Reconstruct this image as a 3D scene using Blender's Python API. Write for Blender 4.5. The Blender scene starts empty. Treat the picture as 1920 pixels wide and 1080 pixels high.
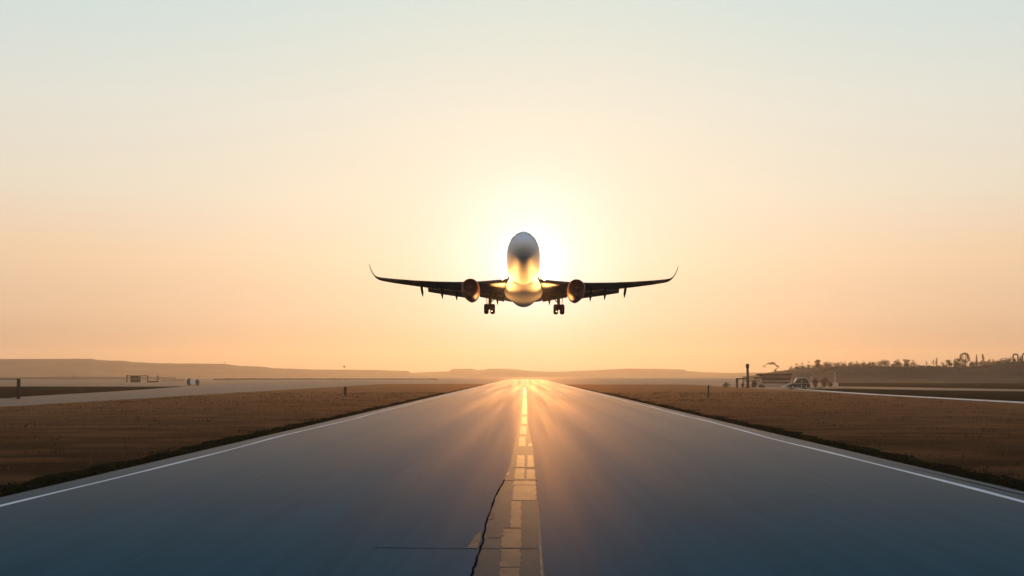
import bpy, bmesh, math, random
from mathutils import Vector, Matrix
R = math.radians
C = bpy.context.scene
COL = C.collection
F = 1800.0          # focal length in photo pixels (1920 wide)
VX, HY = 984.0, 704.0   # vanishing point of the runway, horizon row
CAMH = 3.0

# ------------------------------------------------------------------ camera
cam_data = bpy.data.cameras.new("camera")
cam = bpy.data.objects.new("camera", cam_data); COL.objects.link(cam)
cam.location = (0, 0, CAMH); cam.rotation_euler = (R(90), 0, 0)
cam_data.sensor_width = 36; cam_data.lens = F / 1920 * 36
cam_data.shift_x = -(VX - 960) / 1920; cam_data.shift_y = (HY - 540) / 1920
cam_data.clip_start = 0.1; cam_data.clip_end = 20000
C.camera = cam

# ------------------------------------------------------------------ sky and sun
SUN_EL, SUN_AZ = R(5.6), R(0.35)       # straight down the runway, behind the aircraft
sundir = Vector((math.sin(SUN_AZ) * math.cos(SUN_EL), math.cos(SUN_AZ) * math.cos(SUN_EL), math.sin(SUN_EL)))

def lin(r, g, b):
    f = lambda c: (c / 255 / 12.92) if c / 255 <= 0.04045 else ((c / 255 + 0.055) / 1.055) ** 2.4
    return (f(r), f(g), f(b), 1)

world = bpy.data.worlds.new("World"); C.world = world; world.use_nodes = True
nt = world.node_tree; nt.nodes.clear()
def N(tree, typ, **kw):
    n = tree.nodes.new(typ)
    for k, v in kw.items(): setattr(n, k, v)
    return n
L = nt.links.new
def mth(tree, op, a, b=None, clamp=False):
    n = tree.nodes.new('ShaderNodeMath'); n.operation = op; n.use_clamp = clamp
    for i, v in enumerate((a, b)):
        if v is None: continue
        if isinstance(v, (int, float)): n.inputs[i].default_value = v
        else: tree.links.new(v, n.inputs[i])
    return n.outputs[0]
def mixc(tree, f, a, b, mode='MIX'):
    n = tree.nodes.new('ShaderNodeMix'); n.data_type = 'RGBA'; n.blend_type = mode
    for s, v in ((n.inputs[0], f), (n.inputs[6], a), (n.inputs[7], b)):
        if isinstance(v, (int, float)): s.default_value = v
        elif isinstance(v, tuple): s.default_value = v
        else: tree.links.new(v, s)
    return n.outputs[2]
def ramp(tree, fac, stops, interp='LINEAR'):
    n = tree.nodes.new('ShaderNodeValToRGB'); n.color_ramp.interpolation = interp
    e = n.color_ramp.elements
    while len(e) > 1: e.remove(e[-1])
    e[0].position, e[0].color = stops[0]
    for p, c in stops[1:]:
        k = e.new(p); k.color = c
    tree.links.new(fac, n.inputs[0]); return n.outputs[0]

out = N(nt, 'ShaderNodeOutputWorld'); bg = N(nt, 'ShaderNodeBackground'); L(bg.outputs[0], out.inputs[0])
sky = N(nt, 'ShaderNodeTexSky', sky_type='NISHITA'); sky.sun_disc = False
sky.sun_elevation = SUN_EL; sky.sun_rotation = SUN_AZ; sky.dust_density = 2.0; sky.air_density = 1.0
tc = N(nt, 'ShaderNodeTexCoord')
nrm = N(nt, 'ShaderNodeVectorMath', operation='NORMALIZE'); L(tc.outputs['Generated'], nrm.inputs[0])
sep = N(nt, 'ShaderNodeSeparateXYZ'); L(nrm.outputs[0], sep.inputs[0])
dot = N(nt, 'ShaderNodeVectorMath', operation='DOT_PRODUCT'); L(nrm.outputs[0], dot.inputs[0]); dot.inputs[1].default_value = (sundir + Vector((0, 0, .018))).normalized()
ang = mth(nt, 'ARCCOSINE', mth(nt, 'MINIMUM', dot.outputs['Value'], 0.999999))          # radians from the sun
angd = mth(nt, 'MULTIPLY', ang, 180 / math.pi)
z = mth(nt, 'MAXIMUM', sep.outputs[2], 0.0)
# dusty low-sun sky: colour by elevation
low = ramp(nt, z, [(0.0, lin(150, 132, 112)), (0.02, lin(162, 143, 124)), (0.06, lin(212, 182, 152)), (0.115, lin(236, 202, 166)),
                   (0.18, lin(232, 222, 202)), (0.26, lin(224, 227, 218)), (0.36, lin(200, 225, 226)), (0.55, lin(110, 160, 190)), (1.0, lin(66, 118, 168))])
# away from the sun, out of view: horizon brightened warm to light the fuselage
back_sky = ramp(nt, z, [(0.0, lin(240, 206, 172)), (0.15, lin(238, 214, 190)), (0.4, lin(205, 216, 224)), (0.7, lin(96, 144, 184)), (1.0, lin(66, 118, 168))])
away = ramp(nt, mth(nt, 'DIVIDE', angd, 180.0), [(0.14, (0, 0, 0, 1)), (0.22, (.16, .16, .16, 1)), (0.42, (.85, .85, .85, 1)), (0.6, (1, 1, 1, 1))])
base = mixc(nt, away, low, back_sky)
def gauss(width, amp, power=1.0):
    q = mth(nt, 'POWER', mth(nt, 'DIVIDE', angd, width), power)
    return mth(nt, 'MULTIPLY', mth(nt, 'EXPONENT', mth(nt, 'MULTIPLY', q, -1.0)), amp)
glow_w = mth(nt, 'MULTIPLY', gauss(19.0, 0.66, 1.7), mth(nt, 'ADD', .04, mth(nt, 'MULTIPLY', z, 8.0), True))
base = mixc(nt, glow_w, base, lin(253, 240, 214))
def scaled(col, fac):
    n = nt.nodes.new('ShaderNodeVectorMath'); n.operation = 'SCALE'; n.inputs[0].default_value = col[:3]; L(fac, n.inputs['Scale']); return n.outputs[0]
def addv(a, b):
    n = nt.nodes.new('ShaderNodeVectorMath'); n.operation = 'ADD'; L(a, n.inputs[0]); L(b, n.inputs[1]); return n.outputs[0]
SKYK = 0.96
sc_ = nt.nodes.new('ShaderNodeVectorMath'); sc_.operation = 'SCALE'; L(base, sc_.inputs[0]); sc_.inputs['Scale'].default_value = SKYK
tot = addv(sc_.outputs[0], scaled((.7, 1.0, 1.3), gauss(4.0, .40, 1.6)))
tot = addv(tot, scaled((1.0, .9, .7), gauss(1.1, 4.0, 2.0)))
nsk = nt.nodes.new('ShaderNodeVectorMath'); nsk.operation = 'SCALE'; L(sky.outputs[0], nsk.inputs[0]); nsk.inputs['Scale'].default_value = 0.004
tot = addv(tot, nsk.outputs[0])
L(tot, bg.inputs[0]); bg.inputs[1].default_value = 1.0

sun_d = bpy.data.lights.new("sun", 'SUN'); sun_d.energy = 3.0; sun_d.angle = R(0.6); sun_d.color = (1.0, 0.52, 0.20)
sun = bpy.data.objects.new("sun", sun_d); COL.objects.link(sun)
sun.rotation_euler = (-sundir).to_track_quat('-Z', 'Y').to_euler(); sun.location = (0, 0, 60)

C.view_settings.view_transform = 'Standard'; C.view_settings.look = 'None'; C.view_settings.gamma = 1
C.view_settings.exposure = 0.0
C.render.engine = 'CYCLES'
cy = C.cycles
cy.use_denoising = True; cy.max_bounces = 5; cy.diffuse_bounces = 2; cy.glossy_bounces = 3; cy.volume_bounces = 1; cy.transparent_max_bounces = 8
cy.sample_clamp_indirect = 4

# ------------------------------------------------------------------ helpers
def G(px, py, z=0.0):
    """point of the ground plane that photo pixel (px, py) looks at"""
    d = F * CAMH / (py - HY); return Vector(((px - VX) * d / F, d, z))
def AT(px, py, d):
    return Vector(((px - VX) * d / F, d, CAMH + (HY - py) * d / F))
def tag(o, label=None, cat=None, group=None, kind=None):
    if label: o['label'] = label
    if cat: o['category'] = cat
    if group: o['group'] = group
    if kind: o['kind'] = kind
    return o
def link(name, bm, mat, parent=None, smooth=False):
    me = bpy.data.meshes.new(name)
    bmesh.ops.recalc_face_normals(bm, faces=bm.faces)
    bm.to_mesh(me); bm.free()
    if smooth:
        for p in me.polygons: p.use_smooth = True
    o = bpy.data.objects.new(name, me); COL.objects.link(o)
    me.materials.append(mat)
    if parent: o.parent = parent
    return o
def empty(name, loc, rz=0, rx=0, ry=0):
    o = bpy.data.objects.new(name, None); COL.objects.link(o); o.location = loc; o.rotation_euler = (rx, ry, rz)
    o.empty_display_size = .3
    return o
def copy_tree(o, parent=None):
    c = o.copy(); COL.objects.link(c)
    if parent: c.parent = parent
    for ch in list(o.children): copy_tree(ch, c)
    return c
def box(bm, x0, x1, y0, y1, z0, z1, bev=0):
    g = bmesh.ops.create_cube(bm, size=1)
    for v in g['verts']:
        v.co = Vector(((x0 + x1) / 2 + v.co.x * (x1 - x0), (y0 + y1) / 2 + v.co.y * (y1 - y0), (z0 + z1) / 2 + v.co.z * (z1 - z0)))
    if bev:
        es = list({e for v in g['verts'] for e in v.link_edges})
        bmesh.ops.bevel(bm, geom=es, offset=bev, segments=2, affect='EDGES')
def tube(bm, pts, rads, n=10, cap=True):
    rings = []
    for i, p in enumerate(pts):
        p = Vector(p)
        d = (Vector(pts[min(i + 1, len(pts) - 1)]) - Vector(pts[max(i - 1, 0)])).normalized()
        up = Vector((0, 0, 1)) if abs(d.z) < .9 else Vector((0, 1, 0))
        a = d.cross(up).normalized(); b = d.cross(a)
        r = rads[i] if isinstance(rads, (list, tuple)) else rads
        rings.append([bm.verts.new(p + a * math.cos(2 * math.pi * k / n) * r + b * math.sin(2 * math.pi * k / n) * r) for k in range(n)])
    for r0, r1 in zip(rings, rings[1:]):
        for k in range(n): bm.faces.new((r0[k], r0[(k + 1) % n], r1[(k + 1) % n], r1[k]))
    if cap:
        bm.faces.new(rings[0][::-1]); bm.faces.new(rings[-1])
def loft(bm, rings, cap=True, closed=True):
    vs = [[bm.verts.new(p) for p in r] for r in rings]
    n = len(vs[0])
    for r0, r1 in zip(vs, vs[1:]):
        for k in range(n if closed else n - 1): bm.faces.new((r0[k], r0[(k + 1) % n], r1[(k + 1) % n], r1[k]))
    if cap: bm.faces.new(vs[0][::-1]); bm.faces.new(vs[-1])
def lathe_y(bm, prof, n=40, cx=0, cz=0, cap=False):
    rings = [[(cx + r * math.cos(2 * math.pi * k / n), y, cz + r * math.sin(2 * math.pi * k / n)) for k in range(n)] for y, r in prof]
    loft(bm, rings, cap=cap)
def extrude_poly(bm, pts, vec):
    a = [bm.verts.new(p) for p in pts]; b = [bm.verts.new(Vector(p) + Vector(vec)) for p in pts]
    bm.faces.new(a[::-1]); bm.faces.new(b)
    n = len(a)
    for k in range(n): bm.faces.new((a[k], a[(k + 1) % n], b[(k + 1) % n], b[k]))
def sheet(name, pts, z, mat, sub=0):
    bm = bmesh.new(); bm.faces.new([bm.verts.new((p[0], p[1], z)) for p in pts])
    bmesh.ops.triangulate(bm, faces=bm.faces[:])
    for f in bm.faces:
        if f.normal.z < 0: f.normal_flip()
    me = bpy.data.meshes.new(name); bm.to_mesh(me); bm.free()
    o = bpy.data.objects.new(name, me); COL.objects.link(o); me.materials.append(mat)
    o['kind'] = 'structure'; return o

def material(name, c1, c2=None, scale=3.0, rough=.8, spec=.3, metal=0, stretch=(1, 1, 1), bump=0, bscale=None, detail=6, rough2=None, lo=.35, hi=.65, c3=None, scale3=.1):
    m = bpy.data.materials.new(name); m.use_nodes = True; t = m.node_tree
    b = t.nodes['Principled BSDF']
    b.inputs['Roughness'].default_value = rough; b.inputs['Specular IOR Level'].default_value = spec; b.inputs['Metallic'].default_value = metal
    b.inputs['Base Color'].default_value = (*c1, 1)
    co = t.nodes.new('ShaderNodeTexCoord'); mp = t.nodes.new('ShaderNodeMapping'); mp.inputs['Scale'].default_value = stretch
    t.links.new(co.outputs['Object'], mp.inputs[0])
    nz = t.nodes.new('ShaderNodeTexNoise'); nz.inputs['Scale'].default_value = scale; nz.inputs['Detail'].default_value = detail
    t.links.new(mp.outputs[0], nz.inputs['Vector'])
    if c2:
        c = ramp(t, nz.outputs['Fac'], [(lo, (*c1, 1)), (hi, (*c2, 1))])
        if c3:
            nz3 = t.nodes.new('ShaderNodeTexNoise'); nz3.inputs['Scale'].default_value = scale3; nz3.inputs['Detail'].default_value = 4
            t.links.new(mp.outputs[0], nz3.inputs['Vector'])
            c = mixc(t, mth(t, 'MULTIPLY', mth(t, 'SUBTRACT', nz3.outputs['Fac'], .42, True), 3.5, True), c, (*c3, 1))
        t.links.new(c, b.inputs['Base Color'])
    if rough2 is not None:
        mr = t.nodes.new('ShaderNodeMapRange'); mr.inputs[1].default_value = lo; mr.inputs[2].default_value = hi
        mr.inputs[3].default_value = rough; mr.inputs[4].default_value = rough2
        t.links.new(nz.outputs['Fac'], mr.inputs[0]); t.links.new(mr.outputs[0], b.inputs['Roughness'])
    if bump:
        nb = t.nodes.new('ShaderNodeTexNoise'); nb.inputs['Scale'].default_value = bscale or scale; nb.inputs['Detail'].default_value = 5
        t.links.new(co.outputs['Object'], nb.inputs['Vector'])
        bp = t.nodes.new('ShaderNodeBump'); bp.inputs['Strength'].default_value = bump; bp.inputs['Distance'].default_value = .05
        t.links.new(nb.outputs['Fac'], bp.inputs['Height']); t.links.new(bp.outputs[0], b.inputs['Normal'])
    return m

# materials
M = {}
M['field'] = material('pale_dry_field', (.20, .125, .075), (.27, .17, .10), .05, .95, .1, stretch=(.5, 1, 1), bump=.4, bscale=.6)
M['grass'] = material('dry_brown_grass', (.028, .015, .008), (.098, .044, .019), .4, 1, 0, stretch=(.42, 1, 1), bump=1.0, bscale=1.6, detail=10, lo=.41, hi=.6, c3=(.026, .019, .009), scale3=.13)
M['darkfield'] = material('dark_ploughed_field', (.016, .011, .006), (.036, .026, .014), .12, 1, 0, stretch=(.25, 1, 1))
M['darkgrass'] = material('dark_green_grass', (.008, .009, .004), (.018, .016, .007), .9, 1, 0, bump=.6, bscale=4)
M['blade'] = material('dark_blades', (.010, .012, .005), (.020, .016, .007), .8, 1, 0)
M['concrete'] = material('pale_taxiway_concrete', (.075, .066, .056), (.105, .09, .075), .3, 1, 0, bump=.1)
M['road'] = material('pale_service_road', (.52, .45, .38), (.62, .54, .46), .5, .8, .3)
M['paint'] = material('worn_white_paint', (.60, .63, .64), (.42, .45, .46), 3, .6, .3, stretch=(1, .3, 1), lo=.45, hi=.8)
M['paint_thin'] = material('faded_edge_paint', (.10, .15, .15), (.05, .07, .075), 2.5, .7, .2, stretch=(1, .15, 1))
M['strip'] = material('patched_centre_concrete', (.095, .082, .07), (.12, .10, .082), 1.6, 1, 0, stretch=(1.6, .5, 1), bump=.25, bscale=12, c3=(.10, .09, .078), scale3=.9)
M['band'] = material('worn_centre_paint', (.20, .135, .09), (.13, .10, .075), 1.7, 1, 0, stretch=(1.2, .6, 1), bump=.2, bscale=16, lo=.4, hi=.6)
M['crack'] = material('black_crack_filler', (.006, .006, .007), (.012, .012, .013), 9, 1.0, 0)
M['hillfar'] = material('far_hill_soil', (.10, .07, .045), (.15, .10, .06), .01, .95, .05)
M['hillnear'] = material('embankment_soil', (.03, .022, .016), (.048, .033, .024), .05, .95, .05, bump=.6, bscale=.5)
M['leaf'] = material('dark_leaves', (.03, .032, .013), (.075, .055, .026), 2.5, .8, .15)
M['leafred'] = material('brown_leaves', (.07, .035, .018), (.13, .06, .03), 2.5, .8, .15)
M['bark'] = material('bark', (.04, .028, .02), (.07, .05, .035), 8, .9, .1, stretch=(1, 1, .3))
M['black'] = material('black_paint', (.008, .008, .009), (.014, .014, .015), 5, .6, .2)
M['steel'] = material('weathered_dark_steel', (.03, .022, .018), (.06, .04, .03), 4, .6, .4)
M['palepost'] = material('pale_galvanised', (.35, .3, .26), (.45, .4, .34), 6, .6, .4)

def asphalt():
    m = bpy.data.materials.new('runway_asphalt'); m.use_nodes = True; t = m.node_tree; b = t.nodes['Principled BSDF']
    co = t.nodes.new('ShaderNodeTexCoord')
    def noise(sc, scale, det=4, rough=.5):
        mp = t.nodes.new('ShaderNodeMapping'); mp.inputs['Scale'].default_value = sc; t.links.new(co.outputs['Object'], mp.inputs[0])
        n = t.nodes.new('ShaderNodeTexNoise'); n.inputs['Scale'].default_value = scale; n.inputs['Detail'].default_value = det; n.inputs['Roughness'].default_value = rough
        t.links.new(mp.outputs[0], n.inputs['Vector']); return n.outputs['Fac']
    streak = noise((1, .012, 1), .55, 3); fine = noise((1, .04, 1), 3.0, 5); blot = noise((1, .35, 1), .18, 4); grain = noise((1, 1, 1), 55, 3)
    f = mth(t, 'ADD', mth(t, 'MULTIPLY', streak, .55), mth(t, 'MULTIPLY', fine, .45))
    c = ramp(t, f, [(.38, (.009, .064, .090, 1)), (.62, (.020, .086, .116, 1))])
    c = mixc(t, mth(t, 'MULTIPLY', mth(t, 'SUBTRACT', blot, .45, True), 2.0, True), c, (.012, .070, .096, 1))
    g = ramp(t, grain, [(.35, (.8, .8, .8, 1)), (.65, (1.2, 1.2, 1.2, 1))])
    c = mixc(t, 1.0, c, g, 'MULTIPLY'); t.links.new(c, b.inputs['Base Color'])
    r = t.nodes.new('ShaderNodeMapRange'); r.inputs[1].default_value = .3; r.inputs[2].default_value = .7; r.inputs[3].default_value = .64; r.inputs[4].default_value = .76
    t.links.new(streak, r.inputs[0])
    b.inputs['Roughness'].default_value = 1; b.inputs['Specular IOR Level'].default_value = 0
    gl = t.nodes.new('ShaderNodeBsdfGlossy'); gl.inputs['Color'].default_value = (1, .73, .47, 1); t.links.new(r.outputs[0], gl.inputs['Roughness'])
    mx = t.nodes.new('ShaderNodeMixShader')
    g2 = t.nodes.new('ShaderNodeMapRange'); g2.inputs[1].default_value = .3; g2.inputs[2].default_value = .7; g2.inputs[3].default_value = .040; g2.inputs[4].default_value = .032
    t.links.new(streak, g2.inputs[0])
    lw = t.nodes.new('ShaderNodeLayerWeight'); lw.inputs['Blend'].default_value = .5
    gz = mth(t, 'MULTIPLY', mth(t, 'POWER', lw.outputs['Facing'], 16.0), mth(t, 'MULTIPLY', g2.outputs[0], 17.0))
    t.links.new(mth(t, 'ADD', gz, .006), mx.inputs[0])
    t.links.new(b.outputs[0], mx.inputs[1]); t.links.new(gl.outputs[0], mx.inputs[2])
    t.links.new(mx.outputs[0], [n for n in t.nodes if n.type == 'OUTPUT_MATERIAL'][0].inputs['Surface'])
    bp = t.nodes.new('ShaderNodeBump'); bp.inputs['Strength'].default_value = .15; bp.inputs['Distance'].default_value = .01
    t.links.new(grain, bp.inputs['Height']); t.links.new(bp.outputs[0], b.inputs['Normal']); t.links.new(bp.outputs[0], gl.inputs['Normal'])
    return m
M['asphalt'] = asphalt()
def backlit(m, tint, power, k, rough):
    """tinted low-angle gloss painting in warm sun glow on grass and pavement"""
    t = m.node_tree; b = t.nodes['Principled BSDF']; o = [n for n in t.nodes if n.type == 'OUTPUT_MATERIAL'][0]
    gl = t.nodes.new('ShaderNodeBsdfGlossy'); gl.inputs['Color'].default_value = (*tint, 1); gl.inputs['Roughness'].default_value = rough
    lw = t.nodes.new('ShaderNodeLayerWeight'); mx = t.nodes.new('ShaderNodeMixShader')
    t.links.new(mth(t, 'MULTIPLY', mth(t, 'POWER', lw.outputs['Facing'], power), k), mx.inputs[0])
    t.links.new(b.outputs[0], mx.inputs[1]); t.links.new(gl.outputs[0], mx.inputs[2]); t.links.new(mx.outputs[0], o.inputs['Surface'])
backlit(M['grass'], (.85, .42, .19), 30.0, .34, .7)
backlit(M['concrete'], (1, .72, .46), 22.0, .32, .7)
backlit(M['strip'], (1, .84, .64), 15.0, .34, .58); backlit(M['band'], (1, .84, .62), 15.0, .46, .56)

# ------------------------------------------------------------------ ground, runway, roads
FAR = 4200
sheet('ground', [(-3600, -300), (3600, -300), (3600, FAR), (-3600, FAR)], 0, M['field'])
EDGE = 12.8
# cross apron and the taxiway parallel to the runway on the left
sheet('taxiway', [(-50, -200), (-50, 343), (-EDGE - .0, 343), (EDGE, 320), (57, 320), (66, 330), (110, 420), (175, 640), (420, 1500), (-420, 1500), (-175, 640), (-128, 430), (-90, 251), (-77, 186), (-70, 140), (-62, 93), (-57, -200)], .004, M['concrete'])
def field_poly(side, x0, x1, y0, y1, seed):
    """grass infield with a ragged border towards the runway"""
    rnd = random.Random(seed); pts = []
    y = y0
    while y < y1:
        pts.append((side * (x0 + rnd.uniform(-.05, .12) * (1 + y * .004)), y)); y += 1.2 + abs(y) * .02
    pts.append((side * x0, y1)); pts.append((side * x1, y1)); pts.append((side * x1, y0))
    return pts if side > 0 else pts[::-1]
sheet('grass_field', field_poly(-1, EDGE + .02, 50, -200, 343, 1), .008, M['grass'])
sheet('grass_field', field_poly(1, EDGE + .02, 53.3, -200, 320, 2), .008, M['grass'])
# land beyond the taxiway on the left and beyond the service road on the right
sheet('grass_field', [(-64, 90), (-71, 136), (-78, 186), (-90, 250), (-91, 258), (-130, 262), (-175, 258), (-420, 250), (-420, -200), (-59, -200)], .012, M['darkfield'])
sheet('grass_field', [(56.7, -200), (56.7, 215), (74, 218), (80, 200), (88, 186), (100, 172), (150, 120), (300, -60), (300, -200)], .012, M['darkfield'])
sheet('grass_field', [tuple(G(x, y)[:2]) for x, y in [(1572, 716), (1572, 724.3), (1700, 726.3), (1920, 730), (2300, 741), (2300, 718)]], .012, M['darkfield'])
# dark verge along both pavement edges
def verge(side, seed):
    rnd = random.Random(seed); a = []; b = []
    y = 8
    while y < 300:
        w = (1.35 + .32 * math.sin(y * .31 + seed) * math.sin(y * .127 + 2 * seed) + .18 * math.sin(y * 1.7 + seed) + rnd.uniform(-.09, .09)) * min(1.0, 1.1 - y / 420)
        a.append((side * (EDGE + .03 + rnd.uniform(0, .06)), y)); b.append((side * (EDGE + w), y)); y += .22 + y * .006
    p = a + b[::-1]
    return sheet('grass_verge', p if side > 0 else p[::-1], .016, M['darkgrass'])
verge(-1, 3); verge(1, 4)
# runway
sheet('runway', [(-EDGE, -200), (EDGE, -200), (EDGE, 760), (-EDGE, 760)], .02, M['asphalt'])
# edge lines with the slight wander of hand-laid paint
def edge_line(side, x, w, mat, z, amp, seed, y1=600):
    rnd = random.Random(seed); a = []; b = []; y = 8
    ph = rnd.uniform(0, 6)
    while y < y1:
        o = amp * (math.sin(y * .21 + ph) + .6 * math.sin(y * .083 + 1.3 * ph))
        a.append((side * (x + o), y)); b.append((side * (x + o + w * (1 + .25 * math.sin(y * .5 + ph))), y)); y += 1 + y * .02
    p = a + b[::-1]
    return sheet('edge_line', p if side < 0 else p[::-1], z, mat)
edge_line(-1, 11.78, .15, M['paint'], .024, .10, 5); edge_line(1, 11.70, .19, M['paint'], .024, .09, 8)
edge_line(-1, 12.55, .05, M['paint_thin'], .024, .05, 6, 220); edge_line(1, 12.45, .08, M['paint_thin'], .024, .06, 9, 220)

# centre strip of patched concrete, worn paint and the open crack beside it
def gpoly(px): return [tuple(G(x, y)[:2]) for x, y in px]
L_edge = [(885, 1080), (893, 1056), (906, 1015), (915, 975), (928, 935), (946, 900), (957, 872), (962, 845), (969, 815), (975, 785), (979, 755), (981.5, 730)]
R_edge = [(1021, 1080), (1016, 1020), (1011, 960), (1006, 930), (1004, 890), (1001, 850), (996, 825), (990, 800), (989, 770), (987.5, 745), (986.5, 730)]
sheet('centre_strip', gpoly([(868, 1130)] + L_edge + R_edge[::-1] + [(1027, 1130)]), .024, M['strip'])
bands = [
    [(932, 1130), (938, 1068), (974, 1068), (972, 1130)],
    [(937, 1066), (940, 1032), (976, 1032), (974, 1066)],
    [(940.5, 1030), (942.5, 994), (977, 994), (976, 1030)],
    [(957, 992), (960, 942), (977, 942), (977, 992)],
    [(961, 940), (964, 912), (1005, 912), (1006.5, 940)],
    [(962, 911), (965, 902), (1003, 902), (1005, 911)],
    [(964, 900), (967, 879), (983, 879), (983, 900)], [(987, 900), (988, 882), (1002, 882), (1003.5, 900)],
    [(968, 877), (969.5, 855), (983.5, 855), (983.5, 877)], [(988.5, 877), (989, 855), (999, 855), (1001, 877)],
    [(972, 838), (974, 820), (985, 820), (985, 838)], [(990, 838), (990.5, 832), (997, 832), (998, 838)],
    [(975, 815), (976, 800), (987, 800), (987, 815)], [(977.5, 796), (978.5, 782), (987.5, 782), (988, 796)],
    [(979, 778), (981, 748), (987, 748), (987.3, 778)], [(981.5, 742), (982.5, 726), (986, 726), (986.2, 742)],
    [(949, 893), (950, 888), (956, 888), (955, 893)]]
def ragged(p, seed):
    rnd = random.Random(seed); q = []
    for i in range(len(p)):
        a, b = Vector(p[i]), Vector(p[(i + 1) % len(p)])
        n = max(3, int((b - a).length / .12)); n = min(n, 60); nn = Vector((-(b - a).y, (b - a).x)).normalized()
        for k in range(n): q.append(tuple(a + (b - a) * k / n + nn * (rnd.uniform(-.012, .022) * (1 if k else 0) * (1 + a.y * .01) - (.03 if rnd.random() < .06 and k else 0))))
    return q
for i, p in enumerate(bands): sheet('centre_marking', ragged(gpoly(p), i), .028, M['band'])
M['faded'] = material('faded_thin_line', (.17, .16, .15), (.08, .08, .08), 4, .9, .1, stretch=(1, .4, 1))
sheet('centre_marking', gpoly([(1017, 1130), (1014, 1080), (1011, 1020), (1008, 975), (1010, 975), (1014, 1020), (1018.5, 1080), (1023, 1130)]), .028, M['faded'])
M['oldpatch'] = material('oily_patch', (.03, .035, .034), (.045, .05, .05), 4, .9, .05)
sheet('pavement_patch', gpoly([(915, 976), (918, 963), (927, 963), (926, 977)]), .028, M['oldpatch'])
M['olive'] = material('pale_patch', (.085, .085, .065), (.06, .065, .055), 3, .9, .05)
sheet('pavement_patch', gpoly([(876, 1030), (890, 1008), (902, 997), (903, 1006), (896, 1030)]), .024, M['olive'])
def crack(pts, w, seed, zz):
    rnd = random.Random(seed); dense = []
    for (x0, y0), (x1, y1) in zip(pts, pts[1:]):
        for k in range(6): dense.append((x0 + (x1 - x0) * k / 6 + rnd.uniform(-.012, .012), y0 + (y1 - y0) * k / 6))
    dense.append(pts[-1]); a = []; b = []
    for i, (x, y) in enumerate(dense):
        q = dense[min(i + 1, len(dense) - 1)]; p = dense[max(i - 1, 0)]
        d = Vector((q[0] - p[0], q[1] - p[1])); d.normalize(); nn = Vector((-d.y, d.x)) * w * rnd.uniform(.65, 1.3) * .5
        a.append((x + nn.x, y + nn.y)); b.append((x - nn.x, y - nn.y))
    return sheet('pavement_crack', a + b[::-1], zz, M['crack'])
crack([tuple(G(x, y)[:2]) for x, y in [(870, 1120), (885, 1080), (893, 1056), (906, 1015), (911, 985), (922, 955), (930, 930), (946, 901)]], .034, 1, .032)
crack([tuple(G(x, y)[:2]) for x, y in [(700, 1029), (790, 1030.5), (896, 1031.5)]], .03, 2, .024)
for i, (x0, x1, y, w) in enumerate([(897, 1010, 1031.5, .03), (915, 940, 1011, .03), (940, 1008, 903, .05), (957, 1004, 879, .06), (942, 974, 993, .04)]):
    crack([tuple(G(x0, y)[:2]), tuple(G((x0 + x1) / 2, y)[:2]), tuple(G(x1, y)[:2])], w, 20 + i, .032)
# service roads on the right
sheet('service_road', [(53.5, -200), (56.6, -200), (56.6, 150), (58.0, 175), (61, 215), (62, 218), (60, 218), (56, 180), (53.5, 150)], .016, M['road'])
sheet('service_road', [(72, 330), (76, 245), (84, 216), (92, 200), (104, 186), (180, 120), (184, 126), (110, 192), (96, 210), (88, 228), (80, 260), (77, 330)], .016, M['field'])

# ------------------------------------------------------------------ hills
def hill(name, prof, d0, d1, depth, mat, seed, base_y=709):
    """ridge whose skyline passes through photo points prof [(px, py)] at distance d0..d1; rounded front and back slopes"""
    rnd = random.Random(seed); bm = bmesh.new(); rings = []
    n = len(prof)
    pts = []
    for (xa, ya), (xb, yb) in zip(prof, prof[1:]):
        st = max(1, int(abs(xb - xa) / 8))
        for k in range(st): pts.append((xa + (xb - xa) * k / st, ya + (yb - ya) * k / st))
    pts.append(prof[-1])
    x0, x1 = prof[0][0], prof[-1][0]
    for (x, y) in pts:
        t = (x - x0) / (x1 - x0); d = d0 + (d1 - d0) * t
        top = AT(x, y + rnd.uniform(-.25, .25), d); dirv = Vector((top.x, top.y, 0)).normalized()
        h = max(top.z, .3)
        ring = []
        for s, k in ((-1.0, -.02), (-.8, .12), (-.55, .42), (-.3, .78), (-.1, .97), (0, 1.0), (.15, .95), (.5, .6), (1.0, -.02)):
            ring.append(Vector((top.x, top.y, 0)) + dirv * depth * s + Vector((0, 0, h * k + (rnd.uniform(-.02, .02) * h if 0 < k < 1 and s < -.1 else 0))))
        rings.append(ring)
    loft(bm, rings, cap=False, closed=False)
    o = link(name, bm, mat, smooth=True); o['kind'] = 'structure'; return o
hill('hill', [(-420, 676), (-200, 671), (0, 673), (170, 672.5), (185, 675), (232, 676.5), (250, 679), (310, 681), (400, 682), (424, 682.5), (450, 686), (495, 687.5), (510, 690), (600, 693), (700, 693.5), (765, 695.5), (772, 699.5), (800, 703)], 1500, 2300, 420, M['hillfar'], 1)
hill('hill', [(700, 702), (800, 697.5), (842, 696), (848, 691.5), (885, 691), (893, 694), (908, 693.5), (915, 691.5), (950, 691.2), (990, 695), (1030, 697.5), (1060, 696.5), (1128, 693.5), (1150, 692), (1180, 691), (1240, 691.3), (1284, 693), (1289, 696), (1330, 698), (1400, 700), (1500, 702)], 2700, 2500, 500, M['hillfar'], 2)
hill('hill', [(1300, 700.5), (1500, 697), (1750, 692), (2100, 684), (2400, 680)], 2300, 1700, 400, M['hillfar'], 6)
EMB = [(1392, 706), (1418, 703), (1450, 697), (1480, 693), (1520, 690), (1570, 687), (1620, 686.5), (1690, 687.5), (1760, 688.5), (1830, 687), (1880, 680), (1925, 677), (2050, 672), (2300, 668)]
D0, D1 = 520, 420
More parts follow.
